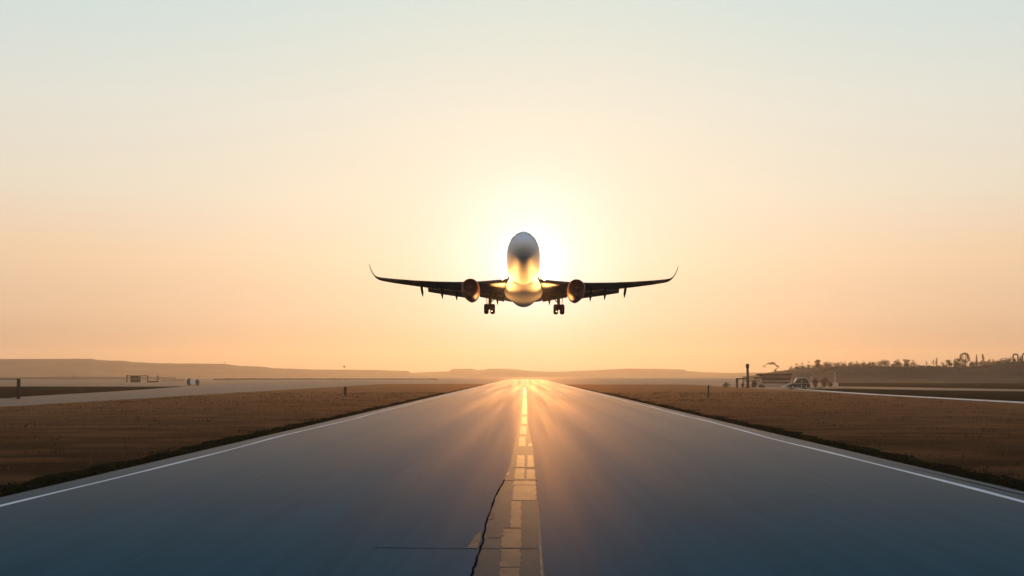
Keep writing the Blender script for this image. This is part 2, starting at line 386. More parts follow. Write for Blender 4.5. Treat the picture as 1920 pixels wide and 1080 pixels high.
hill('embankment', EMB, D0, D1, 110, M['hillnear'], 3)
def emb_point(px):
    for (xa, ya), (xb, yb) in zip(EMB, EMB[1:]):
        if xa <= px <= xb:
            y = ya + (yb - ya) * (px - xa) / (xb - xa); break
    d = D0 + (D1 - D0) * (px - EMB[0][0]) / (EMB[-1][0] - EMB[0][0])
    return AT(px, y, d), y, d
hill('field_bank', [(-300, 708.2), (0, 707.6), (130, 706.2), (200, 706.5), (330, 706.8)], 720, 760, 60, M['hillfar'], 4)
hill('field_bank', [(400, 709.6), (470, 709.2), (700, 709.4), (820, 709.8)], 640, 700, 30, M['hillnear'], 5)

# ------------------------------------------------------------------ trees and shrubs
def leaf_blob(bm, c, rx, ry, rz, n, s, rnd, hole=0):
    for _ in range(n):
        while True:
            v = Vector((rnd.uniform(-1, 1), rnd.uniform(-1, 1), rnd.uniform(-1, 1)))
            if hole < v.length < 1: break
        p = Vector(c) + Vector((v.x * rx, v.y * ry, v.z * rz))
        a = Vector((rnd.uniform(-1, 1), rnd.uniform(-1, 1), rnd.uniform(-1, 1))).normalized(); b = a.orthogonal().normalized()
        q = s * rnd.uniform(.6, 1.3)
        bm.faces.new([bm.verts.new(p + a * q), bm.verts.new(p + b * q * .6), bm.verts.new(p - a * q), bm.verts.new(p - b * q * .6)])
def make_tree(kind, h, w, seed, leaf='leaf'):
    """crown of leaf clumps on a tapered, branching trunk; kinds: round, ring, narrow, loose, shrub, bent"""
    rnd = random.Random(seed)
    name = {'round': 'round_tree', 'ring': 'open_crowned_tree', 'narrow': 'cypress_tree', 'loose': 'sparse_tree', 'shrub': 'shrub', 'bent': 'leaning_tree'}[kind]
    root = empty(name, (0, 0, 0))
    tb = bmesh.new(); cb = bmesh.new(); r = h * .035; s = h * .05
    if kind == 'round':
        tube(tb, [(0, 0, -.4), (w * .02, 0, h * .3), (0, 0, h * .75)], [r, r * .8, r * .3], 7)
        for k in range(7):
            a = rnd.uniform(0, 6.28); q = Vector((math.cos(a) * w * .27, math.sin(a) * w * .27, h * rnd.uniform(.25, .82)))
            tube(tb, [(0, 0, h * .33), q], [r * .5, r * .15], 5)
            leaf_blob(cb, q, w * .26, w * .26, h * .17, 60, s, rnd)
        leaf_blob(cb, (0, 0, h * .66), w * .36, w * .36, h * .3, 150, s, rnd); leaf_blob(cb, (0, 0, h * .25), w * .4, w * .4, h * .25, 120, s, rnd)
    elif kind == 'ring':
        tube(tb, [(0, 0, -.4), (0, 0, h * .4)], [r, r * .7], 7)
        for k in range(11):
            a = -0.5 + k * (math.pi + 1.0) / 10; q = Vector((math.cos(a) * w * .38, rnd.uniform(-.1, .1) * w, h * .62 + math.sin(a) * h * .3))
            tube(tb, [(0, 0, h * .38), (q.x * .8, q.y, q.z * .82), q], [r * .45, r * .3, r * .12], 5)
            leaf_blob(cb, q, w * .13, w * .2, h * .085, 38, s * .8, rnd)
        leaf_blob(cb, (0, 0, h * .3), w * .42, w * .35, h * .14, 70, s, rnd)
    elif kind == 'narrow':
        tube(tb, [(0, 0, -.4), (0, 0, h * .9)], [r * .8, r * .15], 7)
        for k in range(10):
            z = h * (.12 + .085 * k); leaf_blob(cb, (rnd.uniform(-.06, .06) * w, 0, z), w * .5 * (1.04 - k / 10) ** .7, w * .5 * (1.04 - k / 10) ** .7, h * .08, 34, s * .7, rnd)
    elif kind == 'loose':
        tube(tb, [(0, 0, -.4), (w * .04, 0, h * .5), (0, 0, h * .97)], [r * .7, r * .5, r * .1], 6)
        for k in range(11):
            z = h * rnd.uniform(.25, .95); a = rnd.uniform(0, 6.28); l = w * .5 * rnd.uniform(.5, 1) * (1.15 - z / h)
            q = Vector((math.cos(a) * l, math.sin(a) * l, z + h * .1))
            tube(tb, [(0, 0, z), q], [r * .3, r * .1], 5); leaf_blob(cb, q, w * .16, w * .16, h * .08, 22, s * .7, rnd)
    elif kind == 'shrub':
        for k in range(5):
            a = rnd.uniform(0, 6.28); tube(tb, [(0, 0, -.3), (math.cos(a) * w * .25, math.sin(a) * w * .25, h * .7)], [r * .7, r * .2], 5)
        for k in range(7):
            leaf_blob(cb, (rnd.uniform(-.36, .36) * w, rnd.uniform(-.3, .3) * w, h * rnd.uniform(.2, .68)), w * .22, w * .22, h * .26, 42, s * 1.1, rnd)
        leaf_blob(cb, (0, 0, h * .35), w * .4, w * .36, h * .34, 90, s * 1.1, rnd)
    elif kind == 'bent':
        pts = [(w * .2, 0, -.4), (w * .22, 0, h * .3), (w * .34, 0, h * .55), (w * .05, 0, h * .92), (-w * .2, 0, h * .86), (-w * .42, 0, h * .62)]
        tube(tb, pts, [r * 1.6, r * 1.5, r * 1.4, r * 1.2, r * .9, r * .4], 7)
        tube(tb, [(w * .34, 0, h * .55), (w * .5, 0, h * .3)], [r * .6, r * .2], 5)
        leaf_blob(cb, (0, 0, h * .88), w * .24, w * .24, h * .15, 190, s * .8, rnd); leaf_blob(cb, (w * .3, 0, h * .62), w * .12, w * .14, h * .12, 40, s * .8, rnd)
        leaf_blob(cb, (-w * .4, 0, h * .6), w * .11, w * .12, h * .16, 40, s * .8, rnd); leaf_blob(cb, (w * .2, 0, h * .15), w * .14, w * .14, h * .16, 60, s, rnd)
    link('trunk' if kind != 'shrub' else 'stems', tb, M['bark'], root, True); link('crown', cb, M[leaf], root)
    return root
GT = 'trees along the crest of the embankment'
row = [  # px, top py, width px, kind, leaf, label
    (1447, 679, 30, 'bent', 'leafred', 'leaning tree with an arched crown above the low banded building'),
    (1494, 682, 9, 'loose', 'leafred', 'short sparse tree at the left end of the crest row'),
    (1504, 681, 9, 'loose', 'leafred', 'short sparse tree, second from the left end of the crest row'),
    (1516, 679, 9, 'loose', 'leafred', 'thin sparse tree left of the tall dark slender tree'),
    (1533, 673, 10, 'round', 'leaf', 'tall slender dark tree above the pale lamp post'),
    (1552, 677, 15, 'round', 'leaf', 'broad dark round tree right of the tall slender tree'),
    (1568, 680, 14, 'shrub', 'leaf', 'low hedge shrub just right of the broad round tree'),
    (1582, 680, 14, 'shrub', 'leafred', 'low brown hedge shrub, second after the broad round tree'),
    (1596, 679, 14, 'shrub', 'leafred', 'low brown hedge shrub halfway between two round trees'),
    (1612, 678, 16, 'shrub', 'leafred', 'wide brown shrub with pale gaps in its crown'),
    (1634, 677, 18, 'shrub', 'leaf', 'dense wide shrub left of the big domed tree'),
    (1657, 673, 20, 'round', 'leafred', 'big domed brown tree, widest on the crest'),
    (1683, 673, 12, 'round', 'leaf', 'round tree on a short stem, left of the pair'),
    (1700, 672, 12, 'round', 'leaf', 'round tree on a short stem, right of the pair'),
    (1712, 675, 10, 'loose', 'leaf', 'sparse green tree beside the pair of round trees'),
    (1722, 682, 10, 'shrub', 'leafred', 'small low shrub sloping down to the gap in the row'),
    (1737, 678, 8, 'loose', 'leafred', 'tiny sparse tree standing alone in the gap'),
    (1750, 676, 8, 'loose', 'leafred', 'small sparse tree left of the spiky narrow tree'),
    (1756, 670, 6, 'narrow', 'leaf', 'spiky narrow tree in the gap of the row'),
    (1779, 674, 12, 'round', 'leaf', 'small round tree at the left foot of the tall clump'),
    (1794, 670, 13, 'round', 'leaf', 'medium round tree beside the hollow-crowned tree'),
    (1809, 661, 17, 'ring', 'leaf', 'tallest tree, its hollow crown showing sky through the middle'),
    (1822, 675, 10, 'shrub', 'leaf', 'green shrub right below the hollow-crowned tree'),
    (1831, 664, 4.5, 'narrow', 'leaf', 'very thin pole-like cypress'),
    (1843, 662, 7.5, 'narrow', 'leaf', 'dark pointed cypress, wider than its thin neighbour'),
    (1853, 675, 12, 'shrub', 'leafred', 'hedge shrub directly right of the pointed cypress'),
    (1864, 675, 12, 'shrub', 'leafred', 'brown hedge shrub, second right of the pointed cypress'),
    (1875, 674, 12, 'shrub', 'leaf', 'hedge shrub, third right of the pointed cypress'),
    (1885, 674, 9, 'shrub', 'leaf', 'last hedge shrub before the arched frame'),
]
for i, (px, ty, wpx, kind, leaf, lab) in enumerate(row):
    p, gy, d = emb_point(px); k = d / F
    t = make_tree(kind, (gy - ty) * k + .2, wpx * k * 1.15, 100 + i, leaf); t.location = p - Vector((0, 0, .2))
    tag(t, lab, 'shrub' if kind == 'shrub' else 'tree', 'shrubs along the crest of the embankment' if kind == 'shrub' else GT)
rnd = random.Random(77); bm = bmesh.new()
px = 1484.0
while px < 2150:
    q, gy, d = emb_point(px); k = d / F
    gap = .35 if 1722 < px < 1774 else 1.0
    h = (rnd.uniform(4.0, 10) if px > 1555 else rnd.uniform(3, 7)) * k * gap
    leaf_blob(bm, q + Vector((0, rnd.uniform(-3, 5), h * .35)), rnd.uniform(2.0, 4.2) * k, 1.6, h * .75, 55, .26, rnd)
    px += rnd.uniform(1.6, 3.4)
for _ in range(900):        # scrub scattered down the slope
    px = rnd.uniform(1500, 2150); q, gy, d = emb_point(px); dv = Vector((q.x, q.y, 0)).normalized(); u = rnd.uniform(.02, .55)
    f = 1 - .02 * u - (u / .55) ** 1.6 * .55
    leaf_blob(bm, Vector((q.x, q.y, 0)) - dv * 110 * u + Vector((0, 0, q.z * f + .1)), rnd.uniform(.5, 1.6), .8, rnd.uniform(.3, .7), 7, .3, rnd)
link('scrub', bm, M['leaf'])['kind'] = 'stuff'
# undergrowth on the face of the embankment behind the van and by the machinery
low_sh = [(1362, 713, 19, 727, 'leaf', 'dark bushy shrub standing left of the black-capped mast'),
          (1392, 716, 12, 727, 'leafred', 'low shrub between the steel frame and the black-capped mast'),
          (1414, 712, 12, 726.5, 'leaf', 'dark shrub just right of the black-capped mast'),
          (1426, 718, 12, 726.5, 'leafred', 'low brown shrub in front of the banded building'),
          (1530, 706, 13, 727, 'leafred', 'reddish shrub right of the dark parked car'),
          (1545, 703, 14, 726, 'leafred', 'tall reddish shrub left of the pale lamp post'),
          (1556, 712, 9, 726, 'leafred', 'small reddish shrub at the foot of the pale lamp post'),
          (1538, 724, 14, 729.5, 'leaf', 'flat dark bush at the start of the pale service road')]
for i, (px, ty, wpx, by, leaf, lab) in enumerate(low_sh):
    p = G(px, by); k = p.y / F
    t = make_tree('shrub', (by - ty) * k, wpx * k, 200 + i, leaf); t.location = p
    tag(t, lab, 'shrub', 'shrubs on the flat ground by the far buildings')
for i, (px, ty, by, wpx, d, lab) in enumerate([(421, 677.5, 682.4, 4, 1760, 'tiny lone tree on the skyline of the left hill'),
                                               (318, 679.6, 681.2, 9, 1720, 'low bush on the skyline of the left hill'),
                                               (354 - 215, 703.6, 706.4, 9, 726, 'low dark bush on the field bank left of the dark shed'),
                                               (428, 707.8, 711.5, 10, 620, 'small dark bush at the left end of the low bank'),
                                               (1213, 718.6, 721.2, 6, 316, 'tiny grass tussock on the far edge of the right field')]):
    p = AT(px, by, d); k = d / F
    t = make_tree('shrub' if i else 'loose', (by - ty) * k, wpx * k, 230 + i, 'leaf'); t.location = p; tag(t, lab, 'bush' if i else 'tree')

# ------------------------------------------------------------------ dark blades along the verge
def blades(side, seed):
    rnd = random.Random(seed); bm = bmesh.new()
    for _ in range(15000):
        y = 14 + 150 * rnd.random() ** 1.7
        x = side * (EDGE + .08 + abs(rnd.gauss(0, .6 + .5 * math.sin(y * .7) * math.sin(y * .23 + side))))
        h = rnd.uniform(.03, .09); a = rnd.uniform(0, 6.28); w = .012 + y * .0004
        dx, dy = math.cos(a) * w, math.sin(a) * w; lx, ly = rnd.uniform(-.06, .06), rnd.uniform(-.06, .06)
        bm.faces.new([bm.verts.new((x - dx, y - dy, .01)), bm.verts.new((x + dx, y + dy, .01)), bm.verts.new((x + lx, y + ly, h))])
    return tag(link('grass_tufts', bm, M['blade']), kind='stuff')
blades(-1, 31); blades(1, 32)
M['stalk'] = material('dry_stalks', (.05, .028, .012), (.16, .085, .04), .9, 1, 0)
def stalks(side, seed, x1):
    """dry grass scattered in drifts over the infield"""
    rnd = random.Random(seed); bm = bmesh.new()
    for _ in range(800):
        y = 22 + 150 * rnd.random() ** 1.4; x = EDGE + 1.5 + (x1 - EDGE - 2) * rnd.random(); rx = rnd.uniform(.3, 2.2); ry = rnd.uniform(.2, .8)
        for _ in range(15):
            px, py = side * (x + rnd.gauss(0, rx)), y + rnd.gauss(0, ry)
            if not (EDGE + .8 < abs(px) < x1): continue
            h = rnd.uniform(.05, .17); a = rnd.uniform(0, 6.28); w = .012 + y * .0003
            dx, dy = math.cos(a) * w, math.sin(a) * w
            bm.faces.new([bm.verts.new((px - dx, py - dy, .005)), bm.verts.new((px + dx, py + dy, .005)), bm.verts.new((px + rnd.uniform(-.08, .08), py + rnd.uniform(-.08, .08), h))])
    return tag(link('dry_grass', bm, M['stalk']), kind='stuff')
stalks(-1, 41, 49.5); stalks(1, 42, 53)

# ------------------------------------------------------------------ the airliner (local axes: nose towards -Y, Z up)
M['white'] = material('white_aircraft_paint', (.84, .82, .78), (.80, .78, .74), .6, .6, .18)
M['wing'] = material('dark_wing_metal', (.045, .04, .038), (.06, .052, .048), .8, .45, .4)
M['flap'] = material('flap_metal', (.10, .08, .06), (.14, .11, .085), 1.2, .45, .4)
M['cowl'] = material('brown_engine_cowl', (.17, .07, .05), (.22, .095, .07), 1.5, .5, .4)
M['fan'] = material('fan_metal', (.22, .11, .08), (.30, .16, .12), 3, .5, .5)
M['tyre'] = material('tyre_rubber', (.014, .013, .013), (.02, .019, .018), 6, .8, .2)
M['strut'] = material('gear_steel', (.05, .045, .04), (.08, .07, .06), 5, .45, .5)
M['glass'] = material('dark_glass', (.01, .012, .014), (.016, .018, .02), 2, .12, .6)
M['lamp'] = bpy.data.materials.new('lit_lamp'); M['lamp'].use_nodes = True
_b = M['lamp'].node_tree.nodes['Principled BSDF']; _b.inputs['Emission Color'].default_value = (1, .72, .38, 1); _b.inputs['Emission Strength'].default_value = 12
plane = empty('airliner', (-.15, 111, CAMH + 10.45), rx=R(-7.6), ry=R(.35))
tag(plane, 'twin-engined white airliner low over the runway with its wheels down, backlit by the sun', 'airplane')
def ell(y, rx, rz, zc, n=48):
    nose = max(0.0, min(1.0, (-9.5 - y) / 5)) * .28      # the crown narrows towards the cockpit
    return [(rx * math.cos(2 * math.pi * k / n) * (1 - nose * max(0, math.sin(2 * math.pi * k / n)) ** 2), y, zc + rz * math.sin(2 * math.pi * k / n)) for k in range(n)]
bm = bmesh.new()
st = [(-16.65, .05, .05, .42), (-16.58, .32, .33, .44), (-16.35, .62, .65, .48), (-15.9, .92, .98, .54), (-15.2, 1.20, 1.30, .62), (-14.3, 1.42, 1.56, .70), (-13.1, 1.59, 1.76, .76), (-11.5, 1.71, 1.88, .79),
      (-9.5, 1.77, 1.92, .8), (-6, 1.80, 1.93, .8), (0, 1.84, 1.93, .8), (5, 1.84, 1.93, .8), (7.5, 1.8, 1.86, .85), (10, 1.6, 1.6, 1.05), (12.5, 1.2, 1.2, 1.3), (15, .75, .8, 1.6), (17, .35, .42, 1.85), (17.8, .12, .16, 1.95)]
loft(bm, [ell(*s) for s in st])
fus = link('fuselage', bm, M['white'], plane, True)
bm = bmesh.new()
for s in (-1, 1):
    for k in range(3):
        x0 = .08 + k * .42; x1 = x0 + .34
        pts = []
        for x, y, zz in ((x0, -15.55 + x0 * .55, 0), (x1, -15.55 + x1 * .55, 0), (x1, -15.0 + x1 * .5, 0), (x0, -15.0 + x0 * .5, 0)):
            # project on the nose surface
            for a, b in zip(st, st[1:]):
                if a[0] <= y <= b[0]:
                    t = (y - a[0]) / (b[0] - a[0]); rx_ = a[1] + (b[1] - a[1]) * t; rz_ = a[2] + (b[2] - a[2]) * t; zc = a[3] + (b[3] - a[3]) * t
            pts.append((s * x, y, zc + rz_ * math.sqrt(max(.02, 1 - (x / rx_) ** 2)) + .012))
        if s < 0: pts = pts[::-1]
        bm.faces.new([bm.verts.new(p) for p in pts])
link('windscreen', bm, M['glass'], fus)
# belly fairing between the wing roots
bm = bmesh.new(); loft(bm, [ell(y, rx, rz, zc, 32) for y, rx, rz, zc in [(-6.0, .3, .1, -.85), (-5, 1.3, .5, -.65), (-3.5, 1.95, .85, -.5), (0, 2.3, 1.0, -.45), (3, 2.2, .95, -.45), (5.5, 1.4, .6, -.6), (6.8, .3, .1, -.8)]])
link('belly_fairing', bm, M['white'], plane, True)
# wing sections: x, leading-edge y, chord, z, thickness
def airfoil(x, le, ch, zz, th, tilt=0.0, n=14):
    up = []; lo_ = []
    for k in range(n + 1):
        t = (1 - math.cos(math.pi * k / n)) / 2
        yt = 5 * th * (.2969 * math.sqrt(t) - .126 * t - .3516 * t * t + .2843 * t ** 3 - .1036 * t ** 4)
        cam_ = .03 * math.sin(math.pi * t)
        for lst, sg in ((up, 1), (lo_, -1)):
            off = (cam_ + sg * yt) * ch
            lst.append((x - off * math.sin(tilt), le + t * ch, zz + off * math.cos(tilt) - .045 * t * ch))
    return up + lo_[::-1][1:-1]
secs = [(1.2, -4.4, 8.2, -.42, .12), (2.2, -3.6, 7.2, -.36, .12), (4.0, -2.4, 5.8, -.20, .115), (5.9, -1.2, 4.5, -.02, .11), (8, -.1, 3.8, .24, .105), (10.5, 1.2, 3.1, .60, .10), (13, 2.5, 2.45, 1.02, .115), (15.5, 3.8, 1.9, 1.50, .12), (17.2, 4.7, 1.5, 1.88, .12)]
wl = [(17.2, 4.7, 1.5, 1.88, .12, .12), (17.7, 5.0, 1.35, 2.04, .12, .35), (18.15, 5.35, 1.15, 2.34, .12, .65), (18.5, 5.7, .95, 2.80, .12, .9), (18.8, 6.1, .7, 3.42, .12, 1.05), (19.02, 6.5, .4, 4.05, .12, 1.15)]
def interp(x):
    for a, b in zip(secs, secs[1:]):
        if a[0] <= x <= b[0]:
            t = (x - a[0]) / (b[0] - a[0]); return [p + (q - p) * t for p, q in zip(a, b)]
def mir(r, s): return [(s * x, y, zz) for x, y, zz in r]
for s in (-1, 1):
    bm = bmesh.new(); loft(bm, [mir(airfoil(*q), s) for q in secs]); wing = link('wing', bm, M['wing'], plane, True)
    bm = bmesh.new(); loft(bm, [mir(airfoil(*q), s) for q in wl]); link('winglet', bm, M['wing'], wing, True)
    # flaps lowered behind the trailing edge
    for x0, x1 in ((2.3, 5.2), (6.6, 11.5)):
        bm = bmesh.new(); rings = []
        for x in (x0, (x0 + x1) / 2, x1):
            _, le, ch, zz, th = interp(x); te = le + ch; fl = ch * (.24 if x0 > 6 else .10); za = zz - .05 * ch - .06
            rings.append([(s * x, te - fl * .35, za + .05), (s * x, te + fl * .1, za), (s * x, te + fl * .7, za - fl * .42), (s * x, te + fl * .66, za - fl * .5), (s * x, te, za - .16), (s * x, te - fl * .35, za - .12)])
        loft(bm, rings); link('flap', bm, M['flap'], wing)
    for x, sz in ((3.1, 1.0), (8.0, 1.0), (9.75, .85), (12.2, .8)):
        _, le, ch, zz, th = interp(x); te = le + ch; bm = bmesh.new()
        prof = [(te - 2.1 * sz, .04, .05, zz - .15), (te - 1.6 * sz, .12, .18, zz - .24), (te - .7 * sz, .17, .32, zz - .42), (te + .1, .16, .36, zz - .62), (te + .6 * sz, .09, .2, zz - .92), (te + .95 * sz, .02, .05, zz - 1.12)]
        loft(bm, [[(s * x + a * rx, y, c + b * rz) for a, b in [(math.cos(2 * math.pi * k / 12), math.sin(2 * math.pi * k / 12)) for k in range(12)]] for y, rx, rz, c in prof])
        link('flap_fairing', bm, M['wing'], wing, True)
    # engine
    ex, ez = s * 5.85, -1.45
    bm = bmesh.new()
    lathe_y(bm, [(-1.0, .55), (-1.05, .78), (-2.6, .98), (-4.3, 1.0), (-5.2, .95), (-5.42, .88), (-5.45, .84), (-5.38, .80), (-5.1, .77), (-4.5, .80), (-2.0, .80), (-1.1, .70)], 44, ex, ez)
    for v in bm.verts:      # slightly egg-shaped cowl, pointed towards the bottom
        if v.co.z < ez: v.co.z = ez + (v.co.z - ez) * (1.0 + .14 * max(0, 1 - abs(v.co.x - ex) / 1.0))
    eng = link('engine', bm, M['cowl'], plane, True)
    bm = bmesh.new()
    for k in range(24):
        a = 2 * math.pi * k / 24; c0, s0 = math.cos(a), math.sin(a); c1, s1 = math.cos(a + .2), math.sin(a + .2)
        bm.faces.new([bm.verts.new((ex + .2 * c0, -4.55, ez + .2 * s0)), bm.verts.new((ex + .79 * c0, -4.6, ez + .79 * s0)), bm.verts.new((ex + .79 * c1, -4.45, ez + .79 * s1)), bm.verts.new((ex + .2 * c1, -4.4, ez + .2 * s1))])
    lathe_y(bm, [(-4.3, .8), (-4.3, .01)], 32, ex, ez)
    link('fan', bm, M['fan'], eng)
    bm = bmesh.new(); lathe_y(bm, [(-4.95, .005), (-4.9, .07), (-4.7, .17), (-4.45, .24), (-4.35, .25)], 24, ex, ez); link('spinner', bm, M['fan'], eng, True)
    bm = bmesh.new(); lathe_y(bm, [(-1.6, .6), (-.9, .48), (-.2, .34), (.2, .14), (.35, .02)], 28, ex, ez, True); link('exhaust_cone', bm, M['fan'], eng, True)
    bm = bmesh.new()
    extrude_poly(bm, [(ex - .17, -4.6, ez + .92), (ex - .17, -1.4, ez + .7), (ex - .17, .6, ez + .95), (ex - .17, 1.5, -.2), (ex - .17, -1.0, -.02), (ex - .17, -3.2, ez + 1.42), (ex - .17, -4.3, ez + 1.12)], (.34, 0, 0))
    link('pylon', bm, M['cowl'], plane)
    # main landing gear
    gx = 4.15 if s > 0 else -3.95
    bm = bmesh.new()
    tube(bm, [(gx - s * .15, 1.4, -.3), (gx - s * .05, 1.4, -1.6), (gx, 1.4, -2.55)], [.24, .19, .15], 10)
    tube(bm, [(gx - .38, 1.4, -2.55), (gx + .38, 1.4, -2.55)], .08, 8)
    tube(bm, [(gx - s * 1.3, 1.4, -.55), (gx - s * .02, 1.4, -1.9)], .06, 6); tube(bm, [(gx, .6, -.5), (gx, 1.35, -2.0)], .05, 6)
    gear = link('landing_gear', bm, M['strut'], plane, True)
    for o in (-.37, .37):
        bm = bmesh.new()
        wp = [(-.24, .25), (-.27, .44), (-.22, .55), (-.1, .6), (.1, .6), (.22, .55), (.27, .44), (.24, .25)]
        rings = [[(gx + o + x, 1.4 + r * math.cos(2 * math.pi * k / 28), -2.55 + r * math.sin(2 * math.pi * k / 28)) for k in range(28)] for x, r in wp]
        loft(bm, rings); link('wheel', bm, M['tyre'], gear, True)
    bm = bmesh.new(); dx = gx + s * .42
    extrude_poly(bm, [(dx, .75, -.45), (dx, 2.05, -.5), (dx - s * .08, 1.95, -1.7), (dx - s * .12, 1.6, -2.15), (dx - s * .12, 1.1, -2.15), (dx - s * .08, .8, -1.7)], (.06, 0, 0)); link('gear_door', bm, M['wing'], gear)
    # landing light in the wing root; gear-strut spot added to gild the fuselage
    for lx, ly, lz, rr in ((s * 2.3, -4.55, -.34, .17), (gx - s * .3, 1.0, -2.85, .1)):
        bm = bmesh.new(); lathe_y(bm, [(ly + .4, rr * .6), (ly, rr), (ly - .1, rr), (ly - .1, rr * .82)], 20, lx, lz, False); hs = link('landing_or_fill_light', bm, M['strut'], plane if rr > .15 else gear, True)
        bm = bmesh.new(); lathe_y(bm, [(ly - .06, rr * .8), (ly - .09, rr * .6), (ly - .1, .01)], 20, lx, lz, False); link('lens', bm, M['lamp'], hs)
        ld = bpy.data.lights.new('landing_or_fill_beam', 'POINT' if rr > .15 else 'SPOT'); ld.energy = 300 if rr > .15 else 15000; ld.color = (1, .45, .12); ld.shadow_soft_size = .05 if rr > .15 else .9; ld.specular_factor = .15
        lo = bpy.data.objects.new('landing_or_fill_beam', ld); COL.objects.link(lo); lo.parent = hs; lo.location = (lx, ly - .3, lz - .06)
        if rr < .15:
            ld.spot_size = R(62); ld.spot_blend = 1.0
            lo.rotation_euler = (Vector((0, -15.5, .2)) - lo.location).to_track_quat('-Z', 'Y').to_euler()
            l2 = bpy.data.lights.new('belly_fill_beam', 'SPOT'); l2.energy = 420; l2.color = (1, .45, .12); l2.shadow_soft_size = .6; l2.specular_factor = .15; l2.spot_size = R(150); l2.spot_blend = 1.0  # added wide fill to brighten the belly, no real lamp here
            l3 = bpy.data.objects.new('belly_fill_beam', l2); COL.objects.link(l3); l3.parent = hs; l3.location = (lx - s * .35, 1.6, lz - .2)
            l3.rotation_euler = (Vector((0, .8, -.6)) - l3.location).to_track_quat('-Z', 'Y').to_euler()
    # tailplane
    bm = bmesh.new(); loft(bm, [mir(airfoil(x, le, ch, zz, .1), s) for x, le, ch, zz in ((.5, 12.3, 3.0, 1.25), (2.0, 13.3, 2.2, 1.45), (3.4, 14.2, 1.3, 1.75))]); link('tailplane', bm, M['white'], plane, True)
bm = bmesh.new()
rings = []
for zz, le, ch in ((2.2, 10.2, 5.6), (3.2, 11.4, 4.6), (5.0, 13.2, 3.4), (6.6, 14.8, 2.4), (7.0, 15.3, 2.0)):
    up = [(x, y, zz) for x, y, _ in [(q[2], q[1], 0) for q in airfoil(0, le, ch, 0, .09)]]
    rings.append([(x + .02 * (y - le), y, zz) for x, y, _ in up])
loft(bm, rings); link('tail_fin', bm, M['white'], plane, True)

# ------------------------------------------------------------------ markers, masts, frames
def post_marker(px, ty, by, wpx, label, capped):
    p = G(px, by); k = p.y / F; h = (by - ty) * k; w = wpx * k; root = empty('marker_post', p)
    bm = bmesh.new(); tube(bm, [(0, 0, 0), (0, 0, h * .78), (0, 0, h * .8), (0, 0, h * .97), (0, 0, h)], [w * .42, w * .42, w * .5, w * .5, w * .3], 14); link('post', bm, M['black'], root)
    bm = bmesh.new(); tube(bm, [(0, 0, -.02), (0, 0, .05), (0, 0, .1)], [w * .8, w * .8, w * .5], 14); link('foot', bm, M['steel'], root)
    bm = bmesh.new(); tube(bm, [(0, 0, h), (0, 0, h * 1.04), (0, 0, h * 1.07)], [w * .25, w * .3, w * .1], 10); link('lamp_cap', bm, M['palepost'] if capped else M['black'], root)
    tag(root, label, 'marker post', 'marker posts in the grass infields')
post_marker(647.5, 726, 743, 6, 'thick black marker post in the left grass field', False)
post_marker(1328.5, 722, 746, 3.4, 'thin black marker post with a pale tip in the right grass field', True)

# fence panel at the left edge
p = G(35, 748); fr = empty('fence_panel', p); k = p.y / F
bm = bmesh.new(); box(bm, -.16, .16, -.16, .16, -.3, 38 * k, .02); link('post', bm, M['black'], fr)
bm = bmesh.new(); box(bm, -.16, .16, -.16, .16, -.3, 38 * k, .02); o = link('post', bm, M['black'], fr); o.location = (-6.0, -.6, 0)
for zz, t in ((37.2 * k, .05), (23 * k, .02), (1.8 * k, .05)):
    bm = bmesh.new(); tube(bm, [(0, 0, zz), (-6, -.6, zz)], t, 8); link('rail', bm, M['steel'], fr)
bm = bmesh.new()
for i in range(1, 60): tube(bm, [(-.1 * i, -.01 * i, 1.8 * k), (-.1 * i, -.01 * i, 37.2 * k)], .004, 4, False)
link('wire_mesh', bm, M['steel'], fr)
tag(fr, 'black framed wire fence panel beside the left taxiway', 'fence')

# steel portal frame with a dark container under it, far left
p = G(238, 717); k = p.y / F; fr = empty('portal_frame', p)
def ps(x): return (x - 238) * k
for x, top in ((238, 14), (277, 13), (296, 13)):
    bm = bmesh.new(); box(bm, ps(x) - .2, ps(x) + .2, -.2, .2, -.2, top * k, .02); link('post', bm, M['steel'], fr)
bm = bmesh.new(); box(bm, ps(239), ps(277), -.14, .14, 11.6 * k, 13 * k, .02); link('beam', bm, M['steel'], fr)
bm = bmesh.new(); box(bm, ps(278), ps(295), -.1, .1, 0, 2.6 * k, .02); link('low_wall', bm, M['steel'], fr)
tag(fr, 'dark steel portal frame on three posts in the far left field', 'frame')
p2 = p + Vector((ps(251), -1.2, 0)); ct = empty('container', p2)
M['ctn'] = material('dark_green_container', (.014, .02, .017), (.022, .03, .026), 2, .6, .3)
bm = bmesh.new(); w = 15 * k; box(bm, 0, w, -2.6, 0, .15, 12.6 * k, .04)
for i in range(9): box(bm, .12 + i * (w - .3) / 9, .12 + i * (w - .3) / 9 + .16, -2.66, -2.6, .3, 12 * k)
link('body', bm, M['ctn'], ct)
for xa, xb in ((.3, .36), (.66, .78)):
    bm = bmesh.new(); box(bm, w * xa, w * xb, -2.72, -2.665, 6 * k, 8 * k); link('vent', bm, M['palepost'], ct)
for xa in (.1, w - .4):
    bm = bmesh.new(); box(bm, xa, xa + .3, -2.5, -.1, 0, .149); link('skid', bm, M['steel'], ct)
tag(ct, 'dark green ribbed container standing under the portal frame', 'container')
